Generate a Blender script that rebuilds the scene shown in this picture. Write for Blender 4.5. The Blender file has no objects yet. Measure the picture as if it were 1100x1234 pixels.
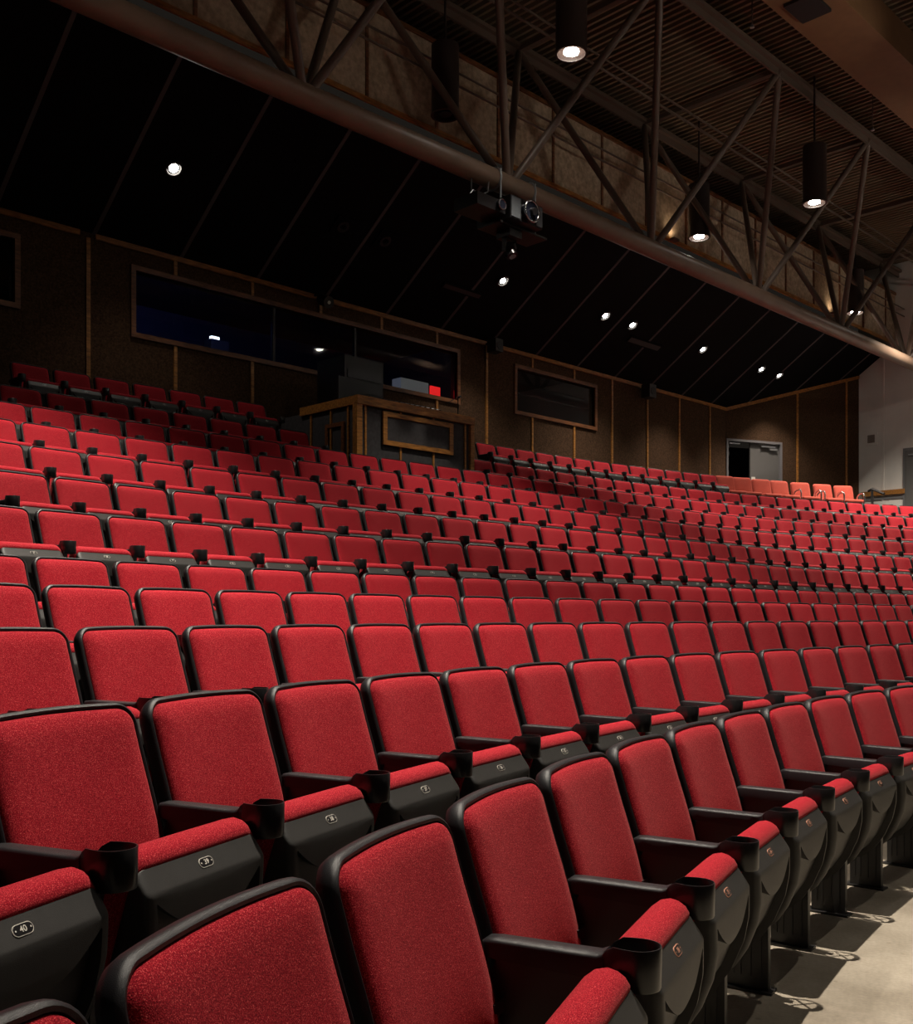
import bpy, bmesh, math, random
from mathutils import Vector, Matrix
S = bpy.context.scene
C = S.collection
random.seed(7)
PI = math.pi

# ---------------------------------------------------------------- camera, world, exposure, lamps
TH = math.radians(44.91)            # heading: angle from the view direction to the straight seat rows
EYE = 1.283
cam = bpy.data.objects.new('camera', bpy.data.cameras.new('camera'))
C.objects.link(cam)
fw = Vector((math.cos(TH), math.sin(TH), 0))
rt = Vector((math.sin(TH), -math.cos(TH), 0))
cam.matrix_world = Matrix(((rt.x, 0, -fw.x, 0), (rt.y, 0, -fw.y, 0), (0, 1, 0, EYE), (0, 0, 0, 1)))
cam.data.sensor_fit = 'HORIZONTAL'
cam.data.sensor_width = 36
cam.data.lens = 36 * 1243.0 / 1100
cam.data.shift_y = 126.1 / 1100
cam.data.clip_start = 0.05
S.camera = cam

S.view_settings.view_transform = 'Standard'
S.view_settings.look = 'None'
S.view_settings.gamma = 1
S.view_settings.exposure = 0.0
w = bpy.data.worlds.new('dim_hall_air'); S.world = w; w.use_nodes = True
w.node_tree.nodes['Background'].inputs[0].default_value = (1.0, 0.85, 0.7, 1)
w.node_tree.nodes['Background'].inputs[1].default_value = 0.010

WARM = (1.0, 0.90, 0.77)
CAN_W = {  # (u, v): watts of each pendant downlight
    (10.6, 10.8): 0, (17.5, 10.8): 1300, (24.5, 10.8): 1600,
    (3.5, 8.45): 3900, (10.6, 8.45): 2500, (17.5, 8.45): 2000, (24.5, 8.45): 3200,
    (3.6, 5.7): 1500, (10.6, 5.7): 1500, (17.5, 5.7): 1700, (24.5, 5.7): 2000,
    (3.7, 2.95): 5000, (10.6, 2.9): 1900, (17.5, 2.9): 1500,
    (4.4, 0.3): 330, (10.6, 0.2): 250,
    (-3.0, -3.5): 70, (4.0, -3.5): 70, (11.0, -3.5): 70, (18.0, -3.5): 70,  # stage-side cans from here on: unseen, added for bounce light
    (0.5, -8.0): 200, (7.5, -8.0): 200, (14.5, -8.0): 200}
FILL_FLOODS = [(9.0, 45), (14.5, 90), (20.0, 115), (25.5, 115)]     # (u, watts) unseen floods added to brighten the fascia and deck
CAN_Z = 8.65
SPOTS = [(7.46, 60), (14.32, 300), (17.5, 300), (18.47, 300), (21.31, 480), (24.07, 330), (25.01, 330)]   # recessed lights of the sloped ceiling

# ---------------------------------------------------------------- room constants (u = x along the straight rows, v = y to the back wall)
VW = 14.2; ZW = 6.80
VE = 11.4; SL = 0.6857
UW = 28.4
COR = (24.30, 14.2); SID = (28.40, 12.41)
UL, UR, VCL, VCR = 6.173, 14.257, -10.295, -16.446
PITCH = 0.56
ROWV = [2.466, 3.444, 4.380, 5.338, 6.290, 7.258, 8.253, 9.245, 10.183, 11.234, 12.157, 13.277]
ROWZ = [0.0, 0.191, 0.376, 0.566, 0.760, 1.146, 1.528, 1.925, 2.312, 2.703, 3.094, 3.657]
ROWS = [0.3588, 1.2606, 1.6139, 1.9865, 2.4103, 2.8990, 3.5190, 3.7544, 4.0894, 4.6436, 5.2270, 5.2553]

def curve(s, v, off=0.0):
    """point of the row whose straight part lies at v, at length s, shifted off away from the stage; also its heading"""
    if s < UL:
        R = v - VCL; t = (UL - s) / R
        return UL - (R + off) * math.sin(t), VCL + (R + off) * math.cos(t), t
    if s > UR:
        R = v - VCR; t = (s - UR) / R
        return UR + (R + off) * math.sin(t), VCR + (R + off) * math.cos(t), -t
    return s, v + off, 0.0

# ---------------------------------------------------------------- materials
def newmat(name):
    m = bpy.data.materials.new(name); m.use_nodes = True
    return m, m.node_tree.nodes, m.node_tree.links, m.node_tree.nodes['Principled BSDF']

def mat(name, col, rough=0.6, metal=0.0, noise=0.0, nscale=40.0, bump=0.0, bscale=200.0, spec=0.5, sheen=0.0, stretch=None):
    m, N, L, b = newmat(name)
    b.inputs['Base Color'].default_value = (*col, 1); b.inputs['Roughness'].default_value = rough
    b.inputs['Metallic'].default_value = metal; b.inputs['Specular IOR Level'].default_value = spec
    if sheen: b.inputs['Sheen Weight'].default_value = sheen
    tc = N.new('ShaderNodeTexCoord'); vec = tc.outputs['Object']
    if stretch:
        mp = N.new('ShaderNodeMapping'); mp.inputs['Scale'].default_value = stretch
        L.new(vec, mp.inputs['Vector']); vec = mp.outputs['Vector']
    if noise:
        n = N.new('ShaderNodeTexNoise'); n.inputs['Scale'].default_value = nscale; n.inputs['Detail'].default_value = 5
        L.new(vec, n.inputs['Vector'])
        r = N.new('ShaderNodeValToRGB'); L.new(n.outputs['Fac'], r.inputs['Fac'])
        r.color_ramp.elements[0].position = 0.3; r.color_ramp.elements[1].position = 0.7
        r.color_ramp.elements[0].color = (*[c * (1 - noise) for c in col], 1)
        r.color_ramp.elements[1].color = (*[min(1, c * (1 + noise)) for c in col], 1)
        L.new(r.outputs['Color'], b.inputs['Base Color'])
    if bump:
        n2 = N.new('ShaderNodeTexNoise'); n2.inputs['Scale'].default_value = bscale; L.new(vec, n2.inputs['Vector'])
        bp = N.new('ShaderNodeBump'); bp.inputs['Strength'].default_value = bump; bp.inputs['Distance'].default_value = 0.002
        L.new(n2.outputs['Fac'], bp.inputs['Height']); L.new(bp.outputs['Normal'], b.inputs['Normal'])
    return m

def emis(name, col, s):
    m, N, L, b = newmat(name)
    b.inputs['Base Color'].default_value = (*col, 1)
    b.inputs['Emission Color'].default_value = (*col, 1); b.inputs['Emission Strength'].default_value = s
    return m

def fabric(name, base, dark, light, sc=520.0):
    m, N, L, b = newmat(name)
    tc = N.new('ShaderNodeTexCoord')
    n = N.new('ShaderNodeTexNoise'); n.inputs['Scale'].default_value = sc; n.inputs['Detail'].default_value = 2
    v = N.new('ShaderNodeTexVoronoi'); v.inputs['Scale'].default_value = sc * 0.9
    big = N.new('ShaderNodeTexNoise'); big.inputs['Scale'].default_value = 9
    for q in (n, v, big): L.new(tc.outputs['Object'], q.inputs['Vector'])
    r = N.new('ShaderNodeValToRGB'); L.new(n.outputs['Fac'], r.inputs['Fac'])
    e = r.color_ramp.elements
    e[0].position = 0.38; e[0].color = (*dark, 1); e[1].position = 0.56; e[1].color = (*base, 1)
    x = e.new(0.74); x.color = (*light, 1)
    mx = N.new('ShaderNodeMix'); mx.data_type = 'RGBA'; mx.blend_type = 'MULTIPLY'
    r2 = N.new('ShaderNodeValToRGB'); r2.color_ramp.elements[0].color = (0.82, 0.82, 0.82, 1); r2.color_ramp.elements[1].color = (1, 1, 1, 1)
    L.new(big.outputs['Fac'], r2.inputs['Fac']); mx.inputs['Factor'].default_value = 1
    L.new(r.outputs['Color'], mx.inputs['A']); L.new(r2.outputs['Color'], mx.inputs['B'])
    L.new(mx.outputs['Result'], b.inputs['Base Color'])
    bp = N.new('ShaderNodeBump'); bp.inputs['Strength'].default_value = 0.35; bp.inputs['Distance'].default_value = 0.0012
    L.new(v.outputs['Distance'], bp.inputs['Height']); L.new(bp.outputs['Normal'], b.inputs['Normal'])
    b.inputs['Roughness'].default_value = 0.95; b.inputs['Specular IOR Level'].default_value = 0.15
    b.inputs['Sheen Weight'].default_value = 0.08; b.inputs['Sheen Roughness'].default_value = 0.45
    b.inputs['Sheen Tint'].default_value = (1, 0.42, 0.38, 1)
    return m

def oak(name, col):
    return mat(name, col, 0.45, noise=0.5, nscale=6, bump=0.15, bscale=20, stretch=(1, 6, 6))

def glass(name):
    m, N, L, b = newmat(name)
    b.inputs['Base Color'].default_value = (0.75, 0.8, 0.85, 1); b.inputs['Roughness'].default_value = 0.02
    b.inputs['Transmission Weight'].default_value = 1.0; b.inputs['IOR'].default_value = 1.45
    return m

M = {
    'red': fabric('red_woven_fabric', (0.37, 0.0045, 0.017), (0.17, 0.0015, 0.008), (0.80, 0.13, 0.12)),
    'salmon': fabric('salmon_fabric', (0.38, 0.065, 0.042), (0.27, 0.04, 0.027), (0.5, 0.12, 0.09)),
    'shell': mat('black_moulded_plastic', (0.011, 0.010, 0.012), 0.42, bump=0.35, bscale=900, spec=0.38),
    'pan': mat('charcoal_pan_plastic', (0.026, 0.0245, 0.023), 0.5, bump=0.25, bscale=700, noise=0.1, nscale=30),
    'gloss': mat('smooth_black_plastic', (0.012, 0.011, 0.012), 0.28),
    'steel': mat('black_painted_steel', (0.014, 0.013, 0.013), 0.4),
    'concrete': None,
    'carpet': mat('dark_tier_carpet', (0.012, 0.010, 0.010), 0.95, noise=0.3, nscale=60, bump=0.3, bscale=300),
    'burlap': mat('brown_burlap_wall_fabric', (0.072, 0.040, 0.022), 0.95, noise=0.45, nscale=38, bump=0.8, bscale=90, spec=0.1),
    'oak': oak('oak_batten', (0.35, 0.145, 0.028)),
    'oak_dark': oak('stained_oak_frame', (0.17, 0.062, 0.020)),
    'blackceil': mat('black_painted_ceiling_board', (0.0035, 0.0033, 0.004), 0.8, noise=0.25, nscale=1.5, spec=0.12),
    'strip': mat('grey_ceiling_joint_strip', (0.10, 0.088, 0.09), 0.6, spec=0.2),
    'fascia': mat('tan_fascia_board', (0.46, 0.35, 0.245), 0.9, noise=0.3, nscale=14, bump=0.5, bscale=40, spec=0.1),
    'brownmetal': mat('brown_painted_pipe', (0.22, 0.145, 0.10), 0.42, noise=0.12, nscale=3),
    'truss': mat('brown_painted_steel_tube', (0.13, 0.09, 0.067), 0.45),
    'deck': mat('dark_deck', (0.006, 0.005, 0.005), 0.9),
    'slat': mat('brown_deck_rib', (0.24, 0.165, 0.105), 0.6),
    'duct': mat('brown_painted_duct', (0.22, 0.11, 0.05), 0.6, noise=0.08, nscale=5),
    'can': mat('dark_brown_can_metal', (0.035, 0.022, 0.018), 0.4),
    'white': mat('off_white_painted_wall', (0.76, 0.72, 0.67), 0.8, noise=0.05, nscale=2, bump=0.3, bscale=60),
    'boothpanel': mat('charcoal_booth_fabric', (0.045, 0.042, 0.045), 0.9, noise=0.25, nscale=20),
    'greydoor': mat('grey_painted_door', (0.11, 0.105, 0.10), 0.5),
    'greyframe': mat('grey_steel_frame', (0.16, 0.155, 0.16), 0.4),
    'dark': mat('near_black_paint', (0.008, 0.008, 0.009), 0.6),
    'navy': mat('dark_blue_room_paint', (0.012, 0.016, 0.045), 0.7),
    'roomgrey': mat('grey_room_paint', (0.07, 0.068, 0.07), 0.8),
    'chrome': mat('chrome', (0.7, 0.7, 0.72), 0.15, metal=1),
    'silver': mat('silver_grey_casing', (0.35, 0.36, 0.37), 0.35, metal=0.6),
    'grille': mat('dark_grey_grille', (0.10, 0.11, 0.12), 0.4, metal=0.4), 'lens': mat('dark_lens_glass', (0.01, 0.012, 0.02), 0.08),
    'platewhite': mat('pale_plate_enamel', (0.65, 0.62, 0.55), 0.4),
    'plateorange': mat('copper_plate_rim', (0.75, 0.36, 0.24), 0.4),
    'glass': glass('window_glass'),
    'lamp': emis('lit_lamp_lens', (1.0, 0.93, 0.82), 60),
    'reading': emis('lit_white_panel', (0.8, 0.82, 0.8), 0.06),
    'redlit': emis('lit_red_panel', (1.0, 0.02, 0.02), 0.9),
    'bluelit': emis('lit_blue_dot', (0.05, 0.2, 1.0), 2.0),
    'pinklit': emis('lit_magenta_dot', (1.0, 0.02, 0.2), 2.0),
    'hot': emis('small_white_light', (0.9, 0.95, 1.0), 2.5),
}
def concrete():
    m, N, L, b = newmat('worn_concrete_floor')
    tc = N.new('ShaderNodeTexCoord')
    a = N.new('ShaderNodeTexNoise'); a.inputs['Scale'].default_value = 2.2; a.inputs['Detail'].default_value = 8; a.inputs['Roughness'].default_value = 0.65
    f = N.new('ShaderNodeTexNoise'); f.inputs['Scale'].default_value = 70; f.inputs['Detail'].default_value = 4
    k = N.new('ShaderNodeTexVoronoi'); k.inputs['Scale'].default_value = 9; k.inputs['Randomness'].default_value = 1
    for q in (a, f, k): L.new(tc.outputs['Object'], q.inputs['Vector'])
    r = N.new('ShaderNodeValToRGB'); L.new(a.outputs['Fac'], r.inputs['Fac'])
    r.color_ramp.elements[0].position = 0.32; r.color_ramp.elements[0].color = (0.20, 0.165, 0.12, 1)
    r.color_ramp.elements[1].position = 0.66; r.color_ramp.elements[1].color = (0.37, 0.32, 0.25, 1)
    r2 = N.new('ShaderNodeValToRGB'); L.new(f.outputs['Fac'], r2.inputs['Fac'])
    r2.color_ramp.elements[0].position = 0.3; r2.color_ramp.elements[0].color = (0.8, 0.8, 0.8, 1); r2.color_ramp.elements[1].position = 0.7
    r3 = N.new('ShaderNodeValToRGB'); L.new(k.outputs['Distance'], r3.inputs['Fac'])
    r3.color_ramp.elements[0].position = 0.05; r3.color_ramp.elements[0].color = (0.55, 0.5, 0.42, 1); r3.color_ramp.elements[1].position = 0.10
    m1 = N.new('ShaderNodeMix'); m1.data_type = 'RGBA'; m1.blend_type = 'MULTIPLY'; m1.inputs['Factor'].default_value = 1
    m2 = N.new('ShaderNodeMix'); m2.data_type = 'RGBA'; m2.blend_type = 'MULTIPLY'; m2.inputs['Factor'].default_value = 0.5
    L.new(r.outputs['Color'], m1.inputs['A']); L.new(r2.outputs['Color'], m1.inputs['B'])
    L.new(m1.outputs['Result'], m2.inputs['A']); L.new(r3.outputs['Color'], m2.inputs['B'])
    L.new(m2.outputs['Result'], b.inputs['Base Color']); b.inputs['Roughness'].default_value = 0.7
    return m
M['concrete'] = concrete()

# ---------------------------------------------------------------- mesh helpers
class MB:
    def __init__(s): s.bm = bmesh.new(); s.mi = 0
    def face(s, vs):
        try: f = s.bm.faces.new(vs); f.material_index = s.mi; return f
        except ValueError: return None
    def v(s, p): return s.bm.verts.new(p)
    def box(s, a, b, mtx=None):
        x0, y0, z0 = a; x1, y1, z1 = b
        P = [(x0,y0,z0),(x1,y0,z0),(x1,y1,z0),(x0,y1,z0),(x0,y0,z1),(x1,y0,z1),(x1,y1,z1),(x0,y1,z1)]
        V = [s.v(mtx @ Vector(p) if mtx else p) for p in P]
        for q in ((3,2,1,0),(4,5,6,7),(0,1,5,4),(1,2,6,5),(2,3,7,6),(3,0,4,7)): s.face([V[i] for i in q])
        return s
    def tube(s, p0, p1, r, n=14, r2=None, cap=True):
        p0 = Vector(p0); p1 = Vector(p1); d = (p1 - p0).normalized()
        a = d.orthogonal().normalized(); b = d.cross(a); r2 = r if r2 is None else r2
        A = [s.v(p0 + r * (a * math.cos(2*PI*i/n) + b * math.sin(2*PI*i/n))) for i in range(n)]
        B = [s.v(p1 + r2 * (a * math.cos(2*PI*i/n) + b * math.sin(2*PI*i/n))) for i in range(n)]
        for i in range(n): s.face([A[i], A[(i+1) % n], B[(i+1) % n], B[i]])
        if cap: s.face(A[::-1]); s.face(B)
        return s
    def path(s, pts, r, n=10):
        pts = [Vector(p) for p in pts]; rings = []
        a = None
        for i, p in enumerate(pts):
            d = (pts[min(i+1, len(pts)-1)] - pts[max(i-1, 0)]).normalized()
            a = d.orthogonal().normalized() if a is None else (a - d * a.dot(d)).normalized()
            b = d.cross(a)
            rings.append([s.v(p + r * (a * math.cos(2*PI*k/n) + b * math.sin(2*PI*k/n))) for k in range(n)])
        for A, B in zip(rings, rings[1:]):
            for k in range(n): s.face([A[k], A[(k+1) % n], B[(k+1) % n], B[k]])
        s.face(rings[0][::-1]); s.face(rings[-1])
        return s
    def lathe(s, prof, c, n=28):
        R = [[s.v((c[0] + r*math.cos(2*PI*i/n), c[1] + r*math.sin(2*PI*i/n), c[2] + z)) for i in range(n)] for r, z in prof]
        for A, B in zip(R, R[1:]):
            for i in range(n): s.face([A[i], A[(i+1) % n], B[(i+1) % n], B[i]])
        return R
    def prism(s, poly, x0, x1):
        """profile in the (y, z) plane pushed along x"""
        A = [s.v((x0, y, z)) for y, z in poly]; B = [s.v((x1, y, z)) for y, z in poly]; n = len(poly)
        s.face(A[::-1]); s.face(B)
        for i in range(n): s.face([A[i], A[(i+1) % n], B[(i+1) % n], B[i]])
        return s
    def rings(s, rings, capa=True, capb=True):
        R = [[s.v(p) for p in r] for r in rings]; n = len(R[0])
        for A, B in zip(R, R[1:]):
            for i in range(n): s.face([A[i], A[(i+1) % n], B[(i+1) % n], B[i]])
        if capa: s.face(R[0][::-1])
        if capb: s.face(R[-1])
        return s
    def mesh(s, name, mats, smooth=None, bevel=0):
        bm = s.bm
        if bevel:
            es = [e for e in bm.edges if len(e.link_faces) == 2 and e.calc_face_angle(0) > 0.6]
            bmesh.ops.bevel(bm, geom=es, offset=bevel, segments=2, affect='EDGES', profile=0.5)
        bmesh.ops.recalc_face_normals(bm, faces=bm.faces[:])
        me = bpy.data.meshes.new(name)
        if smooth is not None:
            for f in bm.faces: f.smooth = True
            for e in bm.edges:
                if len(e.link_faces) == 2 and e.calc_face_angle(0) > math.radians(smooth): e.smooth = False
        bm.to_mesh(me); bm.free()
        for m in (mats if isinstance(mats, (list, tuple)) else [mats]): me.materials.append(m)
        return me
    def obj(s, name, mats, parent=None, smooth=None, bevel=0):
        return link(name, s.mesh(name, mats, smooth, bevel), parent)

def link(name, me, parent=None):
    o = bpy.data.objects.new(name, me); C.objects.link(o)
    if parent: o.parent = parent
    return o
def empty(name, loc=(0,0,0), rz=0):
    o = bpy.data.objects.new(name, None); C.objects.link(o); o.location = loc; o.rotation_euler = (0,0,rz); o.empty_display_size = 0.1
    return o
def tag(o, label, cat, group=None, kind=None):
    o['label'] = label; o['category'] = cat
    if group: o['group'] = group
    if kind: o['kind'] = kind
    return o
def struct(o): o['kind'] = 'structure'; return o
def box(name, a, b, m, parent=None, bevel=0):
    return MB().box(a, b).obj(name, m, parent, bevel=bevel)

# ---------------------------------------------------------------- floor: concrete apron and carpeted tiers
def floor():
    b = MB()
    ss = [-9 + i * 0.6 for i in range(80)]
    def line(v, off, z): return [b.v((*curve(s, v, off)[:2], z)) for s in ss]
    def strip(A, B):
        for i in range(len(A) - 1): b.face([A[i], A[i+1], B[i+1], B[i]])
    e0 = 0.16
    b.mi = 0
    A = [b.v((q[0], -12.0, 0)) for q in [curve(s, ROWV[0], e0) for s in ss]]
    B = line(ROWV[0], e0, 0); strip(A, B)
    b.mi = 1
    prev = 0
    for r in range(1, 12):
        v0 = ROWV[r-1]
        z = ROWZ[r]
        A0 = line(v0, e0, ROWZ[r-1]); A1 = line(v0, e0, z); strip(A0, A1)
        if r < 11: B1 = line(ROWV[r], e0, z); strip(A1, B1)
        else:
            B1 = [b.v((q.co.x, VW + 0.2, z)) for q in A1]; strip(A1, B1)
    bmesh.ops.remove_doubles(b.bm, verts=b.bm.verts[:], dist=0.0005)
    # keep the tiers inside the side wall
    geom = b.bm.verts[:] + b.bm.edges[:] + b.bm.faces[:]
    bmesh.ops.bisect_plane(b.bm, geom=geom, plane_co=(UW + 0.02, 0, 0), plane_no=(1, 0, 0), clear_outer=True)
    return struct(b.obj('floor', [M['concrete'], M['carpet']]))
floor()

struct(box('wall_stage', (-8.2, -12.2, -0.1), (UW + 0.2, -12.0, 11.0), M['roomgrey']))
struct(box('wall_left', (-8.2, -12.0, -0.1), (-8.0, VW + 0.2, 11.0), M['roomgrey']))
struct(box('wall_right', (UW, -12.0, -0.1), (UW + 0.15, 4.99, 11.0), M['white']))
# ---------------------------------------------------------------- back wall with three windows
def panel_wall(name, u0, u1, z0, z1, holes, v0, v1, m):
    us = sorted({u0, u1, *[h[0] for h in holes], *[h[1] for h in holes]}); zs = sorted({z0, z1, *[h[2] for h in holes], *[h[3] for h in holes]})
    b = MB()
    for a, c in zip(us, us[1:]):
        for d, e in zip(zs, zs[1:]):
            mu, mz = (a+c)/2, (d+e)/2
            if any(h[0] < mu < h[1] and h[2] < mz < h[3] for h in holes): continue
            b.box((a, v0, d), (c, v1, e))
    bmesh.ops.remove_doubles(b.bm, verts=b.bm.verts[:], dist=1e-4)
    return struct(b.obj(name, m))
W1 = (4.0, 5.70, 5.56, 6.43); W2 = (7.48, 14.24, 5.50, 6.42); W3 = (15.99, 18.63, 5.55, 6.43)
panel_wall('wall_back', -8, COR[0], 3.0, ZW + 0.1, [W1, W2, W3], VW, VW + 0.16, M['burlap'])
def trim(n, a, b, m='oak'): return struct(box('trim_%d' % n, a, b, M[m], bevel=0.004))
nt = [0]
def T(a, b, m='oak'): nt[0] += 1; return trim(nt[0], a, b, m)
T((-8, VW - 0.03, 6.72), (6.62, VW, 6.80)); T((6.86, VW - 0.03, 6.72), (COR[0], VW, 6.80))
for u in (5.36, 6.75, 8.14, 9.53, 10.92, 12.30, 13.70, 15.09, 16.49, 17.90, 19.29, 20.70, 22.08, 23.50):
    for W in (W1, W2, W3):
        if W[0] - 0.05 < u < W[1] + 0.05:
            T((u - 0.028, VW - 0.025, W[3] + 0.07), (u + 0.028, VW, 6.72)); T((u - 0.028, VW - 0.025, 3.66), (u + 0.028, VW, W[2] - 0.07)); break
    else: T((u - 0.03, VW - 0.025, 3.66), (u + 0.03, VW, 6.72))
def window(n, W, mull):
    u0, u1, z0, z1 = W; k = 0.075
    root = struct(empty('window_%d' % n, ((u0+u1)/2, VW, z0)))
    L = root.location
    def bx(nm, a, b, m, bv=0.003):
        return box(nm, [p - q for p, q in zip(a, L)], [p - q for p, q in zip(b, L)], M[m], root, bv)
    f = MB()
    for a, b in (((u0-k, VW-0.04, z1), (u1+k, VW+0.05, z1+k)), ((u0-k, VW-0.04, z0-k), (u1+k, VW+0.05, z0)),
                 ((u0-k, VW-0.04, z0), (u0, VW+0.05, z1)), ((u1, VW-0.04, z0), (u1+k, VW+0.05, z1))):
        f.box([p - q for p, q in zip(a, L)], [p - q for p, q in zip(b, L)])
    f.obj('window_frame', M['oak_dark'], root)
    es = [u0] + mull + [u1]
    for a, b in zip(es, es[1:]):
        bx('window_pane', (a + 0.012, VW + 0.05, z0), (b - 0.012, VW + 0.058, z1), 'glass', 0)
    for u in mull: bx('mullion', (u - 0.022, VW + 0.02, z0), (u + 0.022, VW + 0.08, z1), 'steel')
window(1, W1, []); window(2, W2, [9.98, 11.72]); window(3, W3, [])
def room(u0, u1, m):
    b = MB(); z0, z1, v0, v1 = 4.4, 6.9, VW + 0.17, 17.2
    for a, c in (((u0, v1, z0), (u1, v1+0.1, z1)), ((u0-0.1, v0, z0), (u0, v1+0.1, z1)), ((u1, v0, z0), (u1+0.1, v1+0.1, z1)),
                 ((u0-0.1, v0, z0-0.1), (u1+0.1, v1+0.1, z0)), ((u0-0.1, v0, z1), (u1+0.1, v1+0.1, z1+0.1))): b.box(a, c)
    return struct(b.obj('wall_control_room', m))
room(2.5, 6.2, M['dark']); room(6.9, 15.0, M['navy']); room(15.4, 19.4, M['roomgrey'])

# side wall (splayed) with the door
D0 = Vector((*COR, 0)); D1 = Vector((*SID, 0)); DX = (D1 - D0).normalized(); DY = Vector((-DX.y, DX.x, 0)); DL = (D1 - D0).length
SM = Matrix(((DX.x, DY.x, 0, D0.x), (DX.y, DY.y, 0, D0.y), (0, 0, 1, 0), (0, 0, 0, 1)))
def sz(a): return ZW + (VW - (D0 + DX * a).y) * SL
def side_wall():
    b = MB(); xs = [0, 0.02, 1.82, DL]
    for a, c in zip(xs, xs[1:]):
        z0 = 5.98 if (a == 0.02) else 3.4
        V = [b.v(SM @ Vector(p)) for p in ((a,0,z0),(c,0,z0),(c,0.15,z0),(a,0.15,z0),(a,0,sz(a)+0.1),(c,0,sz(c)+0.1),(c,0.15,sz(c)+0.1),(a,0.15,sz(a)+0.1))]
        for q in ((3,2,1,0),(4,5,6,7),(0,1,5,4),(1,2,6,5),(2,3,7,6),(3,0,4,7)): b.face([V[i] for i in q])
    return struct(b.obj('wall_right', M['burlap']))
side_wall()
def side_piece(name, a, b, m, parent=None):
    o = MB().box(a, b, SM).obj(name, m, parent); return o
nt[0] += 1
tb = MB(); tb.bm.clear()
V = [tb.v(SM @ Vector(p)) for p in ((0,-0.03,sz(0)-0.09),(DL,-0.03,sz(DL)-0.09),(DL,0,sz(DL)-0.09),(0,0,sz(0)-0.09),(0,-0.03,sz(0)),(DL,-0.03,sz(DL)),(DL,0,sz(DL)),(0,0,sz(0)))]
for q in ((3,2,1,0),(4,5,6,7),(0,1,5,4),(1,2,6,5),(2,3,7,6),(3,0,4,7)): tb.face([V[i] for i in q])
struct(tb.obj('trim_%d' % nt[0], M['oak']))
for a in (0.523 * 4.47, 0.90 * 4.47):
    nt[0] += 1; struct(side_piece('trim_%d' % nt[0], (a-0.03, -0.025, 3.66), (a+0.03, 0, sz(a)-0.09), M['oak']))
nt[0] += 1; struct(side_piece('trim_%d' % nt[0], (1.84, -0.02, 3.66), (DL, 0, 3.78), M['oak_dark']))
door = struct(empty('door_1'))
fr = MB()
for a, b_ in (((0.02,-0.03,5.93),(1.82,0.12,5.99)), ((0.02,-0.03,3.66),(0.08,0.12,5.93)), ((1.76,-0.03,3.66),(1.82,0.12,5.93))): fr.box(a, b_, SM)
fr.obj('door_frame', M['greyframe'], door)
lf = side_piece('door_leaf', (0.82, 0.04, 3.67), (1.76, 0.085, 5.93), M['greydoor'], door)
side_piece('push_plate', (0.85, 0.02, 4.75), (0.97, 0.04, 5.02), M['platewhite'], lf)
side_piece('closer_arm', (1.15, -0.02, 5.83), (1.6, 0.02, 5.86), M['silver'], lf)
side_piece('door_closer', (1.42, -0.01, 5.76), (1.68, 0.04, 5.81), M['silver'], lf)
side_piece('closer_arm', (0.12, -0.02, 5.86), (0.45, 0.02, 5.89), M['silver'], door)
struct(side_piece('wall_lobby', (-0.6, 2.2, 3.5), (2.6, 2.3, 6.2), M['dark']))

# white wall on the right
wb = MB(); wb.box((UW, 5.0, 2.5), (UW + 0.15, SID[1] + 0.02, 11.0))
struct(wb.obj('wall_white', M['white']))
nt[0] += 1; trim(nt[0], (UW - 0.02, 11.70, 3.2), (UW, 11.75, 10.5), 'white')
nt[0] += 1; trim(nt[0], (UW - 0.09, 10.9, 4.62), (UW, 12.3, 4.75), 'oak')
nt[0] += 1; trim(nt[0], (UW - 0.03, 10.9, 4.50), (UW, 12.3, 4.58), 'greyframe')
d2 = struct(empty('door_2'))
box('door_frame', (UW - 0.06, 10.0, 3.2), (UW, 11.17, 5.84), M['greyframe'], d2)
dl2 = box('door_leaf', (UW - 0.10, 10.05, 3.2), (UW - 0.06, 11.10, 5.76), M['greydoor'], d2)
box('closer_arm', (UW - 0.14, 10.5, 5.62), (UW - 0.10, 11.0, 5.66), M['silver'], dl2)
g = tag(empty('wall_grille', (UW, 12.05, 6.03)), 'square off-white framed grille high on the white wall', 'vent')
box('grille_frame', (-0.03, -0.17, 0), (0, 0.17, 0.36), M['white'], g, 0.004)
gb = MB(); gb.box((-0.034, -0.10, 0.07), (-0.03, 0.10, 0.29))
for i in range(7): gb.box((-0.045, -0.10, 0.075 + i*0.03), (-0.034, 0.10, 0.09 + i*0.03))
gb.obj('grille_louvres', mat('tan_grille', (0.25, 0.21, 0.18), 0.6), g)
g = tag(empty('return_air_grille', (UW, 11.62, 4.05)), 'small dark grille low on the white wall behind the top rows', 'vent')
box('grille_frame', (-0.03, -0.16, 0), (0, 0.16, 0.3), M['greyframe'], g)
# ledge of the rail and black handrail in front of it
h = tag(empty('handrail', (26.43, 11.2, 3.66)), 'black steel handrail with sloping top beside the white wall', 'handrail')
hb = MB(); hb.path([(0, 0, 0), (0, 0, 0.90)], 0.035, 8); hb.obj('post', M['steel'], h)
hb = MB(); hb.path([(0.06, 0.12, 0.88), (0, 0, 0.92), (-0.23, -0.40, 0.74)], 0.035, 8); hb.obj('rail', M['steel'], h)

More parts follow.
